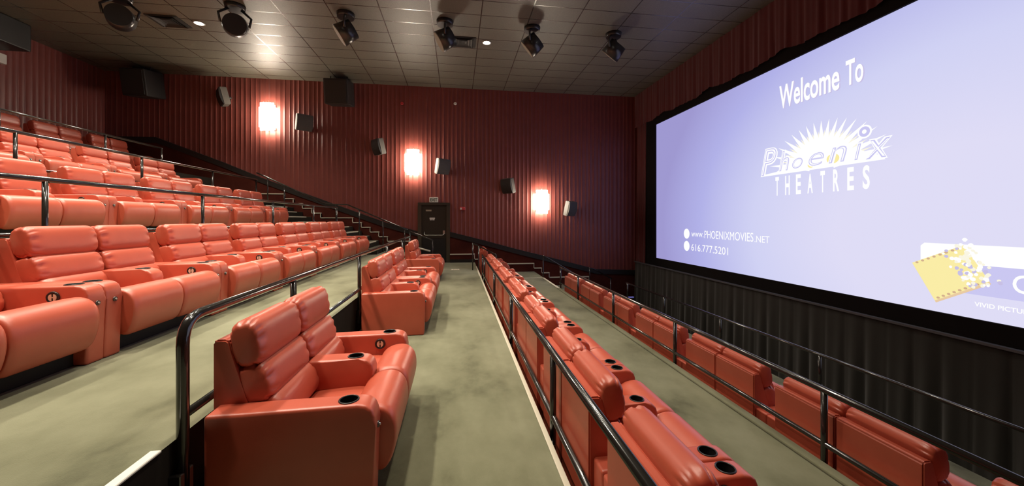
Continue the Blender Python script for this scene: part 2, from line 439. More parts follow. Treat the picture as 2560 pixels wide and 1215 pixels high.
def text_mesh(body, bold=0.0, shear=0.0):
    cu = bpy.data.curves.new('lettering', 'FONT'); cu.body = body; cu.offset = bold; cu.shear = shear; cu.resolution_u = 4
    o = bpy.data.objects.new('lettering', cu); COL.objects.link(o)
    dg = bpy.context.evaluated_depsgraph_get()
    me = bpy.data.meshes.new_from_object(o.evaluated_get(dg))
    bpy.data.objects.remove(o); bpy.data.curves.remove(cu)
    return me
def text_into(bm, body, u0, u1, v0, v1, fn, bold=0.0, shear=0.0, mi=0):
    """fit a word into the box u0..u1, v0..v1; fn maps (u, v) to a 3-D point"""
    me = text_mesh(body, bold, shear)
    xs = [v.co.x for v in me.vertices]; ys = [v.co.y for v in me.vertices]
    ax, bx, ay, by = min(xs), max(xs), min(ys), max(ys)
    vs = [bm.verts.new(fn(u0 + (v.co.x - ax) / (bx - ax) * (u1 - u0), v0 + (v.co.y - ay) / (by - ay) * (v1 - v0))) for v in me.vertices]
    for p in me.polygons:
        try: bm.faces.new([vs[i] for i in p.vertices]).material_index = mi
        except ValueError: pass
    bpy.data.meshes.remove(me)

t = thing('exit_sign', 'small white exit sign standing above the dark door', 'sign', (-0.87, YF - 0.06, 0.66))
link('housing', nbox(-0.165, 0.165, -0.04, 0.05, 0.0, 0.19, 0.008), white_plate, t)
bm = bmesh.new(); text_into(bm, 'EXIT', -0.135, 0.135, 0.03, 0.16, lambda u, v: (u, -0.042, v), 0.03)
link('lettering', bm, letter_green, t)
t = thing('fire_alarm', 'small red fire alarm strobe on the pleated wall right of the door', 'alarm', (0.22, YF - 0.06, 0.37))
link('body', nbox(-0.10, 0.10, -0.05, 0.03, 0.0, 0.11, 0.01), alarm_red, t)
link('strobe_lens', nbox(-0.09, -0.03, -0.07, -0.05, 0.015, 0.085, 0.008), white_plate, t)
for x, z, r, lab in ((-0.06, 4.48, 0.06, 'small round pale detector high on the pleated wall above the door'), (-2.05, 4.40, 0.06, 'small round reddish detector high on the pleated wall left of the pale one')):
    t = thing('wall_detector', lab, 'detector', (x, YF - 0.05, z))
    bm = bmesh.new(); disc(bm, (0, 0.02, 0), (0, -1, 0), r, r * 0.8, 0.05); link('cover', bm, white_plate if x > -1 else alarm_red, t)
bm = nbox(-0.14, 0.14, -0.09, 0.09, 0, 0.006)
t = thing('floor_sticker', 'pale rectangular sticker on the walkway carpet in front of the door', 'sticker', (-0.05, 12.62, -1.65))
link('sheet', bm, tan_plate, t)
bm = bmesh.new(); box(bm, -0.12, -0.07, -0.07, 0.07, 0.006, 0.009); box(bm, -0.055, 0.07, -0.03, 0.03, 0.006, 0.009); box(bm, 0.085, 0.12, -0.07, 0.07, 0.006, 0.009)
link('marking', bm, white_plate, t)

# ------------------------------------------------------------------ screen
XS = 7.45
scr = thing('cinema_screen', 'huge glowing lavender cinema screen showing a white welcome slide', 'screen', (XS, 6.93, -1.44))
def on_screen(d): return lambda u, v: (-d, u - 6.93, v + 1.44)
bm = bmesh.new(); box(bm, -0.0, 0.06, 0.55 - 6.93, 13.32 - 6.93, 0.0, 5.02)
pic = link('picture', bm, slide, scr)
mp.inputs['Location'].default_value = (0, 4.6 - 6.93, 1.2)
bm = bmesh.new()
for y0, y1, z0, z1 in ((13.32, 14.0, -1.8, 4.2), (-0.1, 0.55, -1.8, 4.2), (0.55, 13.32, 3.58, 4.2), (0.55, 13.32, -1.8, -1.44)):
    box(bm, -0.05, 0.1, y0 - 6.93, y1 - 6.93, z0 + 1.44, z1 + 1.44)
link('masking_border', bm, black_cloth, scr)
def words(items, d, m, name='lettering'):
    bm = bmesh.new()
    for it in items: text_into(bm, *it[:5], on_screen(d), *(it[5:] or (0.0,)))
    return link(name, bm, m, scr)
D1, D2, D3, D4, D5 = 0.006, 0.010, 0.014, 0.018, 0.022
words([('Welcome', 7.80, 6.40, 2.545, 3.085, 0.02), ('To', 6.28, 5.96, 2.555, 3.045, 0.02)], D1, s_shadow, 'letter_shadow')
words([('Welcome', 7.82, 6.42, 2.56, 3.10, 0.02), ('To', 6.30, 5.98, 2.57, 3.06, 0.02)], D2, s_white)
# sunburst of long and short spikes
bm = bmesh.new(); cy, cz = 6.80, 1.10; fn = on_screen(D1)
for i in range(17):
    a = math.radians(8 + i * 10.25); ca, sa = math.cos(a), math.sin(a)
    R = 1.0 / math.sqrt((ca / 1.32) ** 2 + (sa / 0.95) ** 2)
    wv = 0.105
    pts = [(cy - ca * 0.25 + sa * wv, cz + sa * 0.25 + ca * wv), (cy - ca * R, cz + sa * R), (cy - ca * 0.25 - sa * wv, cz + sa * 0.25 - ca * wv)]
    bm.faces.new([bm.verts.new(fn(*p)) for p in pts])
link('sunburst', bm, s_white, scr)
bm = bmesh.new(); fn = on_screen(D1 * 0.5)
for i in range(16):
    a = math.radians(13 + i * 10.25); ca, sa = math.cos(a), math.sin(a)
    R = 0.78 / math.sqrt((ca / 1.32) ** 2 + (sa / 0.95) ** 2)
    pts = [(cy - ca * 0.2 + sa * 0.09, cz + sa * 0.2 + ca * 0.09), (cy - ca * R, cz + sa * R), (cy - ca * 0.2 - sa * 0.09, cz + sa * 0.2 - ca * 0.09)]
    bm.faces.new([bm.verts.new(fn(*p)) for p in pts])
link('sunburst_shadow', bm, s_cream, scr)
bm = bmesh.new(); fn = on_screen(D2)
pts = [(8.32, 1.05), (5.62, 1.06), (5.62, 1.11), (6.3, 1.42), (7.2, 1.42), (7.9, 1.12), (8.30, 1.09)]
bm.faces.new([bm.verts.new(fn(*p)) for p in pts]); link('logo_backing', bm, s_white, scr)
bm = bmesh.new(); fn = on_screen(D3 * 0.86)
for c0, c1, r in ((6.55, 1.22, 0.10), (7.02, 1.16, 0.06)):
    bm.faces.new([bm.verts.new(fn(c0 + 1.3 * r * math.cos(2 * math.pi * i / 20), c1 + r * math.sin(2 * math.pi * i / 20))) for i in range(20)])
link('sun_glow', bm, s_yellow, scr)
LOGO = [('P', 8.36, 7.86, 1.05, 1.72), ('h', 7.84, 7.52, 1.10, 1.60), ('o', 7.50, 7.18, 1.11, 1.38), ('e', 7.10, 6.70, 1.11, 1.42), ('n', 6.66, 6.24, 1.11, 1.46), ('i', 6.16, 5.98, 1.10, 1.44), ('x', 5.96, 5.50, 1.08, 1.46)]
fat, thin, core = bmesh.new(), bmesh.new(), bmesh.new()
for ch, u0, u1, v0, v1 in LOGO:
    c = 'ı' if ch == 'i' else ch
    text_into(fat, c, u0, u1, v0, v1, on_screen(D3), 0.035, 0.25)
    text_into(thin, c, u0 - 0.03, u1 + 0.03, v0 + 0.022, v1 - 0.022, on_screen(D4), -0.004, 0.25)
    text_into(core, c, u0 - 0.05, u1 + 0.05, v0 + 0.042, v1 - 0.042, on_screen(D5), -0.028, 0.25)
link('lettering', fat, s_white, scr); link('letter_inline', thin, s_lav, scr); link('letter_core', core, s_white, scr)
bm = bmesh.new()
for R, dd, mi in ((0.125, D4, 0), (0.095, D5, 1), (0.04, D5 + 0.004, 0)):
    bm.faces.new([bm.verts.new(on_screen(dd)(5.95 + R * math.cos(2 * math.pi * i / 28), 1.62 + R * math.sin(2 * math.pi * i / 28))) for i in range(28)]).material_index = mi
link('logo_ring', bm, None, scr, mats=[s_white, s_lav])
items = []
for i, ch in enumerate('THEATRES'):
    c0 = 7.88 - i * (7.88 - 5.93) / 7
    hw = 0.05 if ch == 'T' else 0.062
    items.append((ch, c0 + hw, c0 - hw, 0.56, 1.00 if ch != 'A' else 0.98, 0.03))
words(items, D2, s_white)
bm = bmesh.new()
for cz_ in (-0.46, -0.86):
    bm.faces.new([bm.verts.new(on_screen(D2)(11.41 + 0.155 * math.cos(2 * math.pi * i / 28), cz_ + 0.165 * math.sin(2 * math.pi * i / 28))) for i in range(28)])
link('bullet_dot', bm, s_white, scr)
words([('www.', 11.16, 10.56, -0.545, -0.415, 0.0), ('PHOENIXMOVIES', 10.51, 8.60, -0.565, -0.335, 0.0), ('.NET', 8.56, 8.10, -0.57, -0.405, 0.0)], D2, s_white)
words([('616.777.5201', 11.16, 9.50, -0.99, -0.775, 0.0)], D2, s_white)
# white ticket band, ticket and popcorn at the right
bm = bmesh.new(); fn = on_screen(D1); r = 0.05
pts = [(5.11, -0.66), (5.11, -0.42), (5.06, -0.37), (1.2, -0.37), (1.2, -0.66)]
bm.faces.new([bm.verts.new(fn(*p)) for p in pts]); link('white_band', bm, s_white, scr)
bm = bmesh.new(); fn = on_screen(D1 * 0.6)
bm.faces.new([bm.verts.new(fn(*p)) for p in [(4.95, -1.09), (4.95, -0.66), (1.2, -0.66), (1.2, -1.09)]]); link('lavender_band', bm, s_lav, scr)
bm = bmesh.new()
tk = [(5.22, -0.71), (4.92, -1.27), (4.30, -0.88), (4.58, -0.38)]
bm.faces.new([bm.verts.new(on_screen(D2)(y - 0.012, z - 0.03)) for y, z in tk]).material_index = 1
bm.faces.new([bm.verts.new(on_screen(D3)(y, z)) for y, z in tk]).material_index = 0
def lerp2(a, b, t): return (a[0] + (b[0] - a[0]) * t, a[1] + (b[1] - a[1]) * t)
for e0, e1, nn in ((tk[1], tk[2], 9), (tk[0], tk[3], 8)):
    for i in range(nn):
        c0, c1 = lerp2(e0, e1, (i + 0.5) / nn); cc = (4.75, -0.8)
        c0 += (cc[0] - c0) * 0.07; c1 += (cc[1] - c1) * 0.07
        bm.faces.new([bm.verts.new(on_screen(D4)(c0 + 0.022 * math.cos(q * math.pi / 5), c1 + 0.017 * math.sin(q * math.pi / 5))) for q in range(10)]).material_index = 2
link('ticket', bm, None, scr, mats=[s_yellow, s_tan, s_brown])
bm = bmesh.new(); rr = random.Random(5)
for i in range(95):
    t_ = rr.random(); s_ = rr.random() ** 1.5
    c0, c1 = lerp2(lerp2(tk[3], tk[2], t_), lerp2(tk[0], tk[1], t_), s_ * 0.45)
    c0 -= rr.uniform(0, 0.16); c1 += rr.uniform(-0.05, 0.12) * (1 - t_)
    q = rr.uniform(0.016, 0.034)
    bm.faces.new([bm.verts.new(on_screen(D5 + 0.0002 * i)(c0 + q * math.cos(k * math.pi / 5) * rr.uniform(0.8, 1.2), c1 + q * math.sin(k * math.pi / 5))) for k in range(10)]).material_index = rr.choice((0, 0, 1, 1, 2))
tag(link('popcorn', bm, None, scr, mats=[s_white, s_cream, s_shadow]), kind='stuff')
words([('C', 4.08, 3.90, -0.99, -0.74, 0.01)], D3, s_white)
words([('VIVID PICTUR', 4.46, 3.93, -1.255, -1.19, 0.02)], D3, s_white)

# curtains round the screen
rnd = random.Random(11)
scal = [(7.2 + 0, 0)]
def valance_z(y): return 3.85 - 0.10 * abs(math.sin(y * 1.25)) ** 0.6 + 0.018 * math.sin(y * 5.1)
bm = bmesh.new(); V = []
n = 420
for i in range(n + 1):
    y = -0.9 + (14.75 + 0.9) * i / n
    off = 0.016 * math.sin(y * 26) + 0.014 * math.sin(y * 41 + 1) + 0.02 * math.sin(y * 9)
    zb = valance_z(y)
    V.append([bm.verts.new((7.28 + off * (0.35 + 0.65 * (1 - r / 5)), y, zb + (5.085 - zb) * r / 5)) for r in range(6)])
for A, B in zip(V, V[1:]):
    for r in range(5): bm.faces.new((A[r], B[r], B[r + 1], A[r + 1])).smooth = True
t = thing('stage_valance', 'long dark red gathered valance hanging above the cinema screen', 'curtain', (0, 0, 0))
link('cloth', bm, valance_cloth, t)
def drape(nm, lab, x, y0, y1, z0, z1, m, freq, amp, cat='curtain', hem=None, soft=0.3):
    bm = bmesh.new(); V = []; n = int((y1 - y0) * 40) + 4; rows = 6
    for i in range(n + 1):
        y = y0 + (y1 - y0) * i / n
        off = amp * abs(math.sin(y * freq)) ** 0.6 + 0.25 * amp * math.sin(y * freq * 2.7 + 0.6)
        V.append([bm.verts.new((x - off * (1 - (1 - soft) * r / rows), y, z0 + (z1 - z0) * r / rows)) for r in range(rows + 1)])
    for A, B in zip(V, V[1:]):
        for r in range(rows): bm.faces.new((A[r], B[r], B[r + 1], A[r + 1])).smooth = True
    t = thing(nm, lab, cat, (0, 0, 0)); link('cloth', bm, m, t)
    if hem: link('hem_bar', nbox(x - 0.06, x + 0.02, y0, y1, z1 - 0.015, z1 + 0.02), hem, t)
    return t
drape('side_drape', 'narrow dark red drape between the far wall and the screen border', 7.42, 14.0, 14.75, -1.75, 3.9, valance_cloth, 21, 0.06)
drape('screen_skirt', 'black pleated skirt curtain under the cinema screen', 7.30, -0.9, 14.7, -3.75, -1.73, skirt_cloth, 8.6, 0.085, hem=mat('skirt_top_bar', (0.10, 0.10, 0.11), 0.35), soft=0.12)

# ------------------------------------------------------------------ guard rails
RR = 0.028
def guard(lab, x, z, y0, y1, posts, top=0.62, low=0.12, near_bend=False, foot=-0.25, r=RR, lx=0.0):
    t = thing('guard_rail', lab, 'railing', (x, y0, z))
    L = y1 - y0
    bm = bmesh.new()
    if near_bend: tube(bm, [(0, 0, foot), (0, 0, top), (0, L, top)], r, 14, bend=0.14)
    else: tube(bm, [(0, 0, top), (0, L, top)], r, 14)
    link('top_rail', bm, rail_paint, t)
    bm = bmesh.new(); tube(bm, [(0, 0, low), (0, L, low)], r * 0.8, 12); link('bottom_rail', bm, rail_paint, t)
    for p in posts:
        if near_bend and p - y0 < 0.05: continue
        bm = bmesh.new(); tube(bm, [(0, p - y0, foot), (0, p - y0, top)], r * 0.9, 12)
        pp = link('post', bm, rail_paint, t)
        b2 = nbox(-0.05, 0.012, p - y0 - 0.04, p - y0 + 0.04, foot, foot + 0.18, 0.005, 1); link('bracket', b2, rail_paint, pp)
    if near_bend:
        link('bracket', nbox(-0.05, 0.02, -0.05, 0.05, foot, foot + 0.2, 0.005, 1), rail_paint, t)
    return t
sp = 2.19
guard('glossy black guard rail with a bent end behind the nearest red seat pair', -1.395, -1.13, 2.17, 11.7, [2.17 + 1.33, 5.73, 7.93, 10.14, 11.65], near_bend=True, foot=-0.36)
guard('black guard rail in front of the second raised row', -3.765, -0.25, 1.9, 12.7, [1.9, 4.08, 6.27, 8.46, 10.69, 12.65], r=0.024)
guard('black guard rail in front of the third raised row', -6.115, 0.61, 4.05, 12.7, [4.06, 6.24, 8.39, 10.57, 12.66], r=0.024)
guard('topmost black guard rail in front of the back row', -8.515, 1.46, 6.2, 12.4, [6.24, 8.42, 10.6, 12.38], r=0.024)
guard('long black guard rail along the screen side of the walkway', 0.735, -1.65, -0.9, 10.95, [0.6, 2.84, 5.1, 7.45, 10.1, 10.9], low=0.13)
guard('black guard rail along the edge of the lower walkway', 3.05, -2.05, -0.9, 10.95, [0.57, 2.76, 4.95, 7.08, 9.27, 10.9], low=0.17)
guard('thin black guard rail before the skirt under the screen', 5.34, -2.62, -0.9, 11.4, [0.6, 2.75, 4.9, 7.04, 9.16, 11.3], top=0.61, low=0.12, foot=0.0, r=0.024)

def handrail(lab, y, pts, posts, low=None):
    t = thing('stair_handrail', lab, 'railing', (pts[0][0], y, pts[0][1]))
    ox, oz = pts[0]
    bm = bmesh.new(); tube(bm, [(a - ox, 0, b - oz) for a, b in pts], 0.023, 12, bend=0.05); link('rail', bm, rail_paint if not low else rail_paint, t)
    for x, zt, zb in posts:
        bm = bmesh.new(); tube(bm, [(x - ox, 0, fz(x, y) - oz), (x - ox, 0, zt - oz)], 0.02, 10); link('post', bm, rail_paint, t)
    if low:
        (xa, za), (xb, zb) = low
        bm = bmesh.new(); tube(bm, [(xa - ox, 0, za - oz), (xb - ox, 0, zb - oz)], 0.028, 10); link('low_bar', bm, nosing, t)
    return t
def fz(x, y):
    for ex, zlo, zup, n, y0, y1 in FLIGHTS:
        if y0 <= y <= y1 and ex <= x < ex + 0.31 * (n - 1): return zup - (zup - zlo) * (int((x - ex) / 0.31) + 1) / n + 0.013
    for (xa, za), (xb, zb) in zip(EDGES, EDGES[1:]):
        if xb <= x <= xa: return za
def zl(p, x):
    for (a, za), (b, zb) in zip(p, p[1:]):
        if a <= x <= b: return za + (zb - za) * (x - a) / (b - a)
YH = 13.6
q = YH / 14.0
P1 = [(-6.75 * q, 1.55), (-6.4 * q, 1.40), (-4.6 * q, 0.55), (-4.22 * q, 0.515), (-3.82 * q, 0.515), (-2.09 * q, -0.22), (-1.75 * q, -0.36)]
handrail('dark stair handrail up the middle of the far aisle steps', YH, P1,
         [(-5.87 * q, zl(P1, -5.87 * q), -0.25), (-4.19 * q, zl(P1, -4.19 * q), -0.25), (-3.41 * q, zl(P1, -3.41 * q), -0.48), (-2.6 * q, zl(P1, -2.6 * q), -1.13), (-6.4 * q, 1.40, 0.3), (-1.85 * q, zl(P1, -1.85 * q), -1.13)])
y2 = 13.2; q = y2 / 14
P2 = [(-1.70 * q, -0.385), (-0.92 * q, -0.69), (-0.86 * q, -0.72)]
handrail('short sloping handrail crossing in front of the dark exit door', y2, P2, [(-0.87 * q, -0.71, -1.65), (-1.66 * q, -0.40, -1.13)], low=((-1.52 * q, -0.93), (-0.95 * q, -1.08)))
y3 = 12.42; q = y3 / 14
P3 = [(0.56 * q, -0.78), (0.66 * q, -0.80), (1.44 * q, -1.16), (1.47 * q, -1.25)]
handrail('short sloping handrail with posts at the far end of the walkway edge', y3, P3, [(0.58 * q, -0.79, -1.65), (0.80 * q, -0.87, -1.65), (1.45 * q, -1.2, -2.05)])
y4 = 13.1; q = y4 / 14
P4 = [(3.22 * q, -1.29), (3.34 * q, -1.32), (4.57 * q, -2.0), (4.62 * q, -2.1)]
handrail('dark sloping handrail down from the far end of the lower walkway', y4, P4, [(3.24 * q, -1.31, -2.05), (4.55 * q, -2.0, -2.62)])
y5 = 14.3
P5 = [(5.15, -1.92), (5.3, -1.92), (6.1, -2.35)]
handrail('faint black handrail in the dark corner below the screen', y5, P5, [(5.18, -1.93, -2.62), (6.05, -2.33, -3.75)])

# ------------------------------------------------------------------ double recliners
W = 1.48
def cup_cut(o, cx, cy, z, r):
    """bore the cup hole through the arm's top"""
    bm = bmesh.new(); disc(bm, (cx, cy, z - 0.08), (0, 0, 1), r, r, 0.2, 28)
    c = link('bore', bm, cup_dark)
    md = o.modifiers.new('b', 'BOOLEAN'); md.operation = 'DIFFERENCE'; md.object = c; md.solver = 'EXACT'
    c.parent = o.parent
    bpy.context.view_layer.update()
    dg = bpy.context.evaluated_depsgraph_get()
    me = bpy.data.meshes.new_from_object(o.evaluated_get(dg))
    o.modifiers.clear(); o.data = me
    bpy.data.objects.remove(c)
    me.materials.clear(); me.materials.append(leather)
def arm_obj(name, prof, y0, y1, parent, cx, top, bev=0.02):
    bm = bmesh.new(); prism(bm, prof, y0, y1)
    bmesh.ops.bevel(bm, geom=bm.edges[:], offset=bev, segments=3, affect='EDGES', profile=0.6, clamp_overlap=True)
    a = link(name, bm, leather, parent, smooth=False)
    cy = (y0 + y1) / 2
    cup_cut(a, cx, cy, top, 0.052)
    for p in a.data.polygons: p.use_smooth = True
    try: a.data.set_sharp_from_angle(angle=math.radians(40))
    except Exception: pass
    bm = bmesh.new(); disc(bm, (cx, cy, top - 0.07), (0, 0, 1), 0.050, 0.050, 0.004, 24); torus(bm, (cx, cy, top + 0.001), (0, 0, 1), 0.052, 0.005)
    bm2 = bm
    # inner sleeve
    seg = 24; A = [bm.verts.new((cx + 0.0505 * math.cos(2 * math.pi * i / seg), cy + 0.0505 * math.sin(2 * math.pi * i / seg), top - 0.07)) for i in range(seg)]
    B = [bm.verts.new((v.co.x, v.co.y, top)) for v in A]
    for i in range(seg): bm.faces.new((A[i], A[(i + 1) % seg], B[(i + 1) % seg], B[i])).smooth = True
    link('cup_holder', bm, cup_dark, a)
    return a
def switch(parent, x, y, z, s):
    bm = bmesh.new(); disc(bm, (x, y, z), (0, s, 0), 0.042, 0.042, 0.006, 28); torus(bm, (x, y + s * 0.006, z), (0, 1, 0), 0.040, 0.006)
    sw = link('recliner_switch', bm, cup_dark, parent)
    bm = bmesh.new()
    for sg in (-1, 1):
        pts = [(x + sg * (0.006 + 0.022 * math.cos(a)), z + 0.026 * math.sin(a)) for a in [(-90 + 180 * i / 10) * math.pi / 180 for i in range(11)]]
        A = [bm.verts.new((px, y + s * 0.006, pz)) for px, pz in pts]; B = [bm.verts.new((px, y + s * 0.012, pz)) for px, pz in pts]
        bm.faces.new(A); bm.faces.new(B[::-1])
        for i in range(11): bm.faces.new((A[i], A[(i + 1) % 11], B[(i + 1) % 11], B[i]))
    box(bm, x - 0.008, x + 0.008, min(y + s * 0.006, y + s * 0.010), max(y + s * 0.006, y + s * 0.010), z - 0.004, z + 0.004)
    link('button', bm, button_pale, sw)
def make_recliner():
    t = thing('double_recliner', 'x', 'recliner')
    link('base', nbox(0.12, 0.80, 0.06, W - 0.06, 0.0, 0.24, 0.01), base_dark, t)
    armp = [(0.03, 0.0), (0.03, 0.612), (0.80, 0.62), (0.845, 0.612), (0.878, 0.588), (0.895, 0.545), (0.90, 0.49), (0.885, 0.0)]
    for y0, y1, s in ((0.0, 0.148, 1), (W - 0.148, W, -1)):
        a = arm_obj('armrest', armp, y0, y1, t, 0.74, 0.62)
        switch(a, 0.67, y1 if s > 0 else y0, 0.535, s)
        bm = bmesh.new(); yc = (y0 + y1) / 2
        disc(bm, (0.895, yc, 0.47), (1, 0, 0), 0.020, 0.018, 0.012, 20); link('port_ring', bm, rim_dark, a)
        bm = bmesh.new(); disc(bm, (0.905, yc, 0.47), (1, 0, 0), 0.009, 0.007, 0.010, 14); link('port', bm, steel, a)
    cp = [(0.30, 0.42), (0.30, 0.64), (0.64, 0.64), (0.70, 0.63), (0.735, 0.60), (0.75, 0.55), (0.745, 0.49), (0.71, 0.42)]
    arm_obj('centre_armrest', cp, W / 2 - 0.075, W / 2 + 0.075, t, 0.61, 0.64)
    shellp = [(0.0, 0.06), (0.0, 0.96), (0.012, 0.975), (0.068, 0.975), (0.085, 0.96), (0.11, 0.84), (0.25, 0.42), (0.25, 0.06)]
    frp = [(0.70, 0.30), (0.70, 0.45), (0.755, 0.515), (0.84, 0.54), (0.92, 0.525), (0.975, 0.465), (0.992, 0.37), (0.98, 0.27), (0.95, 0.18), (0.905, 0.135), (0.845, 0.15), (0.77, 0.22)]
    for i in range(2):
        b0 = 0.132 if i == 0 else W / 2 + 0.006
        b1 = W / 2 - 0.006 if i == 0 else W - 0.132
        bm = bmesh.new(); prism(bm, shellp, b0, b1)
        bmesh.ops.bevel(bm, geom=bm.edges[:], offset=0.010, segments=2, affect='EDGES', clamp_overlap=True)
        link('back_shell', bm, leather, t)
        link('head_pillow', stuffed(superell(0.160, 0.935, 0.086, 0.138, 0.16, 2.9, 72), b0 + 0.008, b1 - 0.008, 0.06, 0.70, 0.085, 13), leather, t, True)
        link('lumbar_cushion', stuffed(superell(0.195, 0.700, 0.105, 0.125, 0.26, 2.9, 72), b0 + 0.008, b1 - 0.008, 0.06, 0.70, 0.085, 12), leather, t, True)
        link('lower_cushion', stuffed(superell(0.255, 0.515, 0.12, 0.12, 0.30, 2.5, 48), b0 + 0.014, b1 - 0.014, 0.06, 0.7, 0.05, 11), leather, t, True)
        s0 = 0.149 if i == 0 else W / 2 + 0.004
        s1 = W / 2 - 0.004 if i == 0 else W - 0.149
        link('seat_cushion', stuffed(superell(0.52, 0.345, 0.24, 0.095, 0.06, 4.0), s0, s1, 0.05, 0.85), leather, t, True)
        link('footrest', stuffed([tuple(v) for v in catmull(frp, 3)], s0 + 0.004, s1, 0.05, 0.86, 0.004, 5), leather, t, True)
    return t
PROTO = make_recliner()
ORD = ['', 'second ', 'third ', 'fourth ', 'fifth ', 'sixth ', 'seventh ', 'eighth ']
used = [False]
def place(x, y, z, label, group, wide=1.0):
    if not used[0]: o = PROTO; used[0] = True
    else: o = copy_tree(PROTO)
    o.location = (x, y, z); o.scale.y = wide; tag(o, label, 'recliner', group)
    return o
# the walkway row (the row with gaps)
place(-1.35, 2.20, -1.65, 'nearest red double recliner, alone beside the walkway and the bent rail', 'recliners along the walkway')
place(-1.35, 5.52, -1.65, 'red double recliner on the walkway past the first gap, side panel showing', 'recliners along the walkway')
place(-1.35, 7.00, -1.65, 'red double recliner joined behind the side-on pair of the walkway row', 'recliners along the walkway')
place(-1.35, 10.12, -1.65, 'farthest red double recliner of the walkway row, just before the exit door', 'recliners along the walkway')
def row(x, z, y0s, where, group, wide=1.0):
    ys = sorted(y0s, reverse=True); n = len(ys)
    for i, y in enumerate(ys):
        if i == 0: lab = 'red double recliner %s, end by the far aisle' % where
        elif i == n - 1: lab = 'red double recliner %s, nearest the viewer' % where
        else: lab = 'red double recliner %s, %s from the far aisle' % (where, ORD[i].strip())
        place(x, y, z, lab, group, wide)
row(-3.72, -1.13, [2.0 + 1.52 * k for k in range(7)], 'in the first raised row', 'recliners of the first raised row', 1.026)
row(-6.07, -0.25, [1.94 + 1.52 * k for k in range(2, 7)], 'in the second raised row', 'recliners of the second raised row', 1.026)
row(-8.45, 0.61, [1.94 + 1.52 * k for k in range(3, 7)], 'in the third raised row', 'recliners of the third raised row', 1.026)
row(-10.83, 1.46, [12.6 - 1.525 * k for k in range(4)], 'in the top row under the back wall', 'recliners of the top row', 1.026)
row(0.79, -2.05, [0.57 + 1.49 * k for k in range(7)], 'just below the walkway rail', 'recliners below the walkway')
place(0.79, 12.47, -2.05, 'lone red double recliner below the walkway rail, past the gap near the far wall', 'recliners below the walkway')
row(3.13, -2.62, [0.52 + 1.48 * k for k in range(7)], 'in the lowest row', 'recliners of the lowest row')

# ------------------------------------------------------------------ sconces
for x, zt, zb, lab in ((-6.69, 4.18, 3.17, 'glowing stepped glass wall sconce, highest and leftmost of three'), (-1.63, 2.65, 1.68, 'glowing stepped glass wall sconce above left of the exit door'), (3.33, 1.18, 0.24, 'glowing stepped glass wall sconce, lowest and nearest the screen')):
    t = thing('wall_sconce', lab, 'lamp', (x, YF - 0.06, zb), group='stepped glass wall sconces')
    H = zt - zb
    link('back_plate', nbox(-0.22, 0.22, -0.02, 0.05, 0.06, H - 0.06), steel, t)
    bm = bmesh.new()
    for i in range(13):                       # hanging glass rods on a half round, longest in the middle
        a = math.pi * (i + 0.5) / 13; cx, cy = 0.29 * math.cos(a), -0.20 * math.sin(a)
        q_ = abs(math.cos(a)); lo = 0.0 if q_ < 0.74 else 0.15; hi = H - 0.02 if q_ < 0.74 else H - 0.17
        disc(bm, (cx, cy, lo), (0, 0, 1), 0.034, 0.034, hi - lo, 10)
    link('glass_rods', bm, sconce_glow, t)
    bm = bmesh.new(); disc(bm, (0, -0.03, H - 0.03), (0, 0, 1), 0.018, 0.006, 0.14, 12); link('finial', bm, steel, t)

# ------------------------------------------------------------------ wall speakers
def speaker(x, z, yaw, lab):
    t = thing('wall_speaker', lab, 'speaker', (x, YF - 0.30, z), yaw, 'small black wall speakers')
    tilt = Matrix.Rotation(math.radians(14), 4, 'X')
    def tl(bm): bmesh.ops.transform(bm, matrix=tilt, verts=bm.verts[:]); return bm
    bm = bmesh.new()
    prof = [(-0.245, 0.16), (-0.27, -0.06), (0.27, -0.06), (0.245, 0.16)]
    a = [bm.verts.new((p[0], p[1], -0.29)) for p in prof]; b = [bm.verts.new((p[0], p[1], 0.29)) for p in prof]
    bm.faces.new(a); bm.faces.new(b[::-1])
    for i in range(4): bm.faces.new((a[i], a[(i + 1) % 4], b[(i + 1) % 4], b[i]))
    bmesh.ops.bevel(bm, geom=bm.edges[:], offset=0.02, segments=2, affect='EDGES')
    link('cabinet', tl(bm), speaker_grey, t)
    bm = bmesh.new(); R = []
    for i in range(9):                         # bowed grille
        s = -1 + 2 * i / 8; zz = 0.28 * s; yy = -0.065 - 0.05 * (1 - s * s)
        R.append([bm.verts.new((xx, yy, zz)) for xx in (-0.265, 0.265)] + [bm.verts.new((0.265, -0.05, zz)), bm.verts.new((-0.265, -0.05, zz))])
    for p_, q_ in zip(R, R[1:]):
        for j in range(4): bm.faces.new((p_[j], p_[(j + 1) % 4], q_[(j + 1) % 4], q_[j]))
    bm.faces.new(R[0]); bm.faces.new(R[-1][::-1])
    link('grille', tl(bm), plastic if yaw < 0 else grille, t)
    bm = bmesh.new(); tube(bm, [(0, 0.1, 0), (0.0, 0.27, 0.02)], 0.04); link('bracket', bm, plastic, t)
y_ = math.radians(38)
yl = math.radians(52)
speaker(-8.10, 4.28, -yl, 'black wall speaker left of the highest sconce')
speaker(-5.42, 3.48, y_, 'black wall speaker right of the highest sconce')
speaker(-2.88, 2.68, -yl, 'black wall speaker left of the middle sconce')
speaker(-0.52, 2.00, y_, 'black wall speaker right of the middle sconce')
speaker(1.95, 1.30, -yl, 'black wall speaker left of the lowest sconce')
speaker(4.48, 0.43, y_, 'black wall speaker right of the lowest sconce')
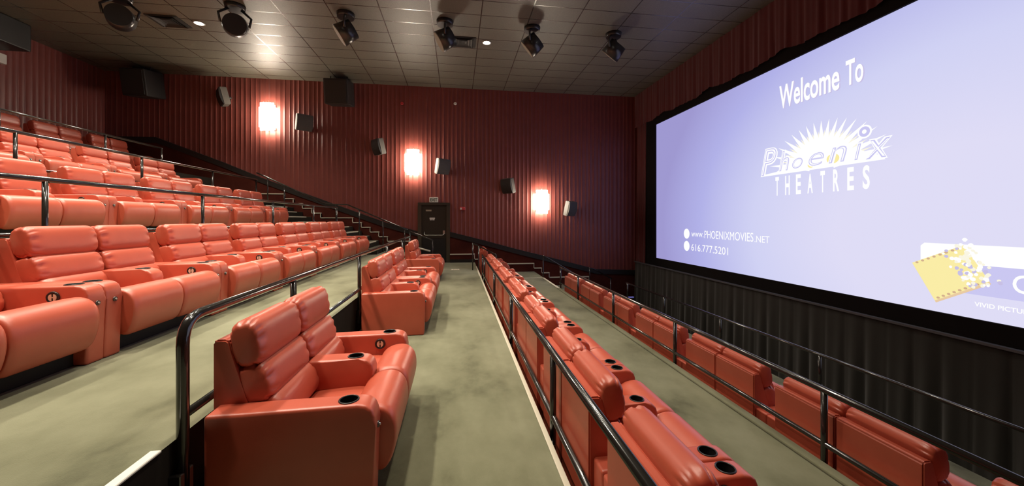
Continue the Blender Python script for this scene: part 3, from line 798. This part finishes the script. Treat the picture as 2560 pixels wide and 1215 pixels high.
for x, s, lab in ((-4.15, 0.40, 'large black speaker box hung where the far wall meets the ceiling'), (-10.35, 0.36, 'large black box in the dark upper left corner of the far wall')):
    t = thing('ceiling_speaker', lab, 'speaker', (x, YF - 0.6, CEIL - 0.08))
    bm = nbox(-s, s, -0.45, 0.40, -0.92, -0.06, 0.03); bmesh.ops.transform(bm, matrix=Matrix.Rotation(math.radians(10), 4, 'X'), verts=bm.verts[:]); link('cabinet', bm, plastic, t)
    bm = nbox(-s + 0.05, s - 0.05, -0.475, -0.45, -0.87, -0.11, 0.008); bmesh.ops.transform(bm, matrix=Matrix.Rotation(math.radians(10), 4, 'X'), verts=bm.verts[:]); link('grille', bm, plastic, t)
    bm = bmesh.new()
    for sx in (-s * 0.7, s * 0.7): tube(bm, [(sx, 0, -0.1), (sx, 0, 0.08)], 0.02)
    link('hanger', bm, plastic, t)

# ------------------------------------------------------------------ hanging ceiling cans
def can(x, y, aim, lab, r=0.27, drop=0.46, L=0.38):
    t = thing('hanging_can_light', lab, 'ceiling fixture', (x, y, CEIL), group='black can fixtures hung under the ceiling')
    n = Vector(aim).normalized(); c = Vector((0, 0, -drop))
    bm = bmesh.new(); disc(bm, (0, 0, -0.10), (0, 0, 1), 0.20, 0.22, 0.10, 20); link('mount_box', bm, can_black, t)
    bm = bmesh.new(); disc(bm, c - n * L * 0.55, n, r * 0.86, r, L, 32); link('housing', bm, can_black, t)
    bm = bmesh.new(); disc(bm, c + n * (L * 0.45), n, r * 0.93, r * 0.90, 0.012, 32); link('lens', bm, can_face, t)
    side = n.cross(Vector((0, 0, 1))).normalized()
    bm = bmesh.new()
    tube(bm, [c + side * (r + 0.01), c + side * (r + 0.05) + Vector((0, 0, 0.22)), Vector((0, 0, -0.08)) + side * 0.12], 0.028, 8)
    tube(bm, [c - side * (r + 0.01), c - side * (r + 0.05) + Vector((0, 0, 0.22)), Vector((0, 0, -0.08)) - side * 0.12], 0.028, 8)
    link('yoke', bm, can_black, t)
CY = 9.85
can(-10.6, CY, (0.3, -0.8, -0.3), 'black can fixture in the extreme top left corner of the ceiling')
can(-7.62, CY, (-0.45, 0.8, 0.12), 'dim black can fixture left of the leftmost bright downlight')
can(-5.22, CY, (-0.40, 0.85, 0.30), 'black can fixture with a round dark face, right of the leftmost bright downlight')
can(-2.72, CY, (-0.82, -0.12, -0.56), 'black can fixture with a pale lens, alone between the two downlights')
can(-0.30, CY, (-0.86, -0.02, -0.50), 'black can fixture with a pale lens beside the dark vent')
can(1.98, CY, (-0.70, 0.30, -0.60), 'black can fixture just right of the starry downlight')
can(4.25, CY, (-0.50, 0.50, -0.70), 'black can fixture nearest the screen, hardly visible in the dark')

# vents
for x, y, lab in ((-7.30, 10.85, 'dark square ceiling vent left of the leftmost downlight'), (0.18, 10.9, 'dark square ceiling vent beside the starry downlight')):
    t = thing('ceiling_vent', lab, 'vent', (x, y, CEIL))
    link('plate', nbox(-0.36, 0.36, -0.30, 0.30, -0.02, 0.0), vent_dark, t)
    for i in range(3):
        s = 0.30 - i * 0.09; bm = bmesh.new()
        for a in range(4):
            c_, s_ = math.cos(a * math.pi / 2), math.sin(a * math.pi / 2)
            pts = [(-s, -s * 0.85, -0.05 + 0.01 * i), (s, -s * 0.85, -0.05 + 0.01 * i), (s - 0.05, -s * 0.85 + 0.05, -0.02), (-s + 0.05, -s * 0.85 + 0.05, -0.02)]
            bm.faces.new([bm.verts.new((px * c_ - py * s_, px * s_ + py * c_, pz)) for px, py, pz in pts])
        link('louvre', bm, vent_dark, t)

# downlights
for i, (x, y, watts, ang) in enumerate(DOWNLIGHTS):
    lab = {0: 'bright recessed downlight toward the upper left, beside the dark vent', 1: 'bright starry recessed downlight near the middle of the ceiling'}.get(i, 'recessed downlight in the ceiling above the seats')
    t = thing('recessed_downlight', lab, 'lamp', (x, y, CEIL), group='recessed downlights')
    bm = bmesh.new(); torus(bm, (0, 0, -0.008), (0, 0, 1), 0.115, 0.016); link('trim_ring', bm, lamp_ring, t)
    bm = bmesh.new(); disc(bm, (0, 0, -0.012), (0, 0, 1), 0.10, 0.10, 0.008, 24); link('lens', bm, lens_glow, t)
    l = bpy.data.lights.new('downlight_beam', 'SPOT'); l.energy = watts; l.color = (1.0, 0.90, 0.74); l.spot_size = math.radians(2 * ang); l.spot_blend = 0.6; l.shadow_soft_size = 0.16
    lo = bpy.data.objects.new('downlight_beam', l); COL.objects.link(lo); lo.location = (0, 0, -0.06); lo.parent = t

# back wall fixtures at the far left
t = thing('wall_box', 'small white lit box on the back wall at the left picture edge', 'fixture', (XL + 0.02, 11.72, 4.22))
link('housing', nbox(0, 0.12, -0.10, 0.10, -0.13, 0.13, 0.02), white_plate, t)
t = thing('projector_hood', 'dark boxed hood high on the back wall at the left edge', 'fixture', (XL, 11.1, CEIL))
link('hood', nbox(0.0, 0.85, -0.9, 0.55, -0.70, 0.0, 0.03), black, t)
t = thing('aisle_marker_light', 'faint blue marker light in the dark corner below the screen', 'lamp', (6.4, 13.6, -3.75))
link('housing', nbox(-0.3, 0.3, -0.05, 0.05, 0.0, 0.78, 0.01), black, t)
link('lens', nbox(-0.26, 0.26, -0.06, 0.0, 0.78, 0.82, 0.004), aisle_light, t)
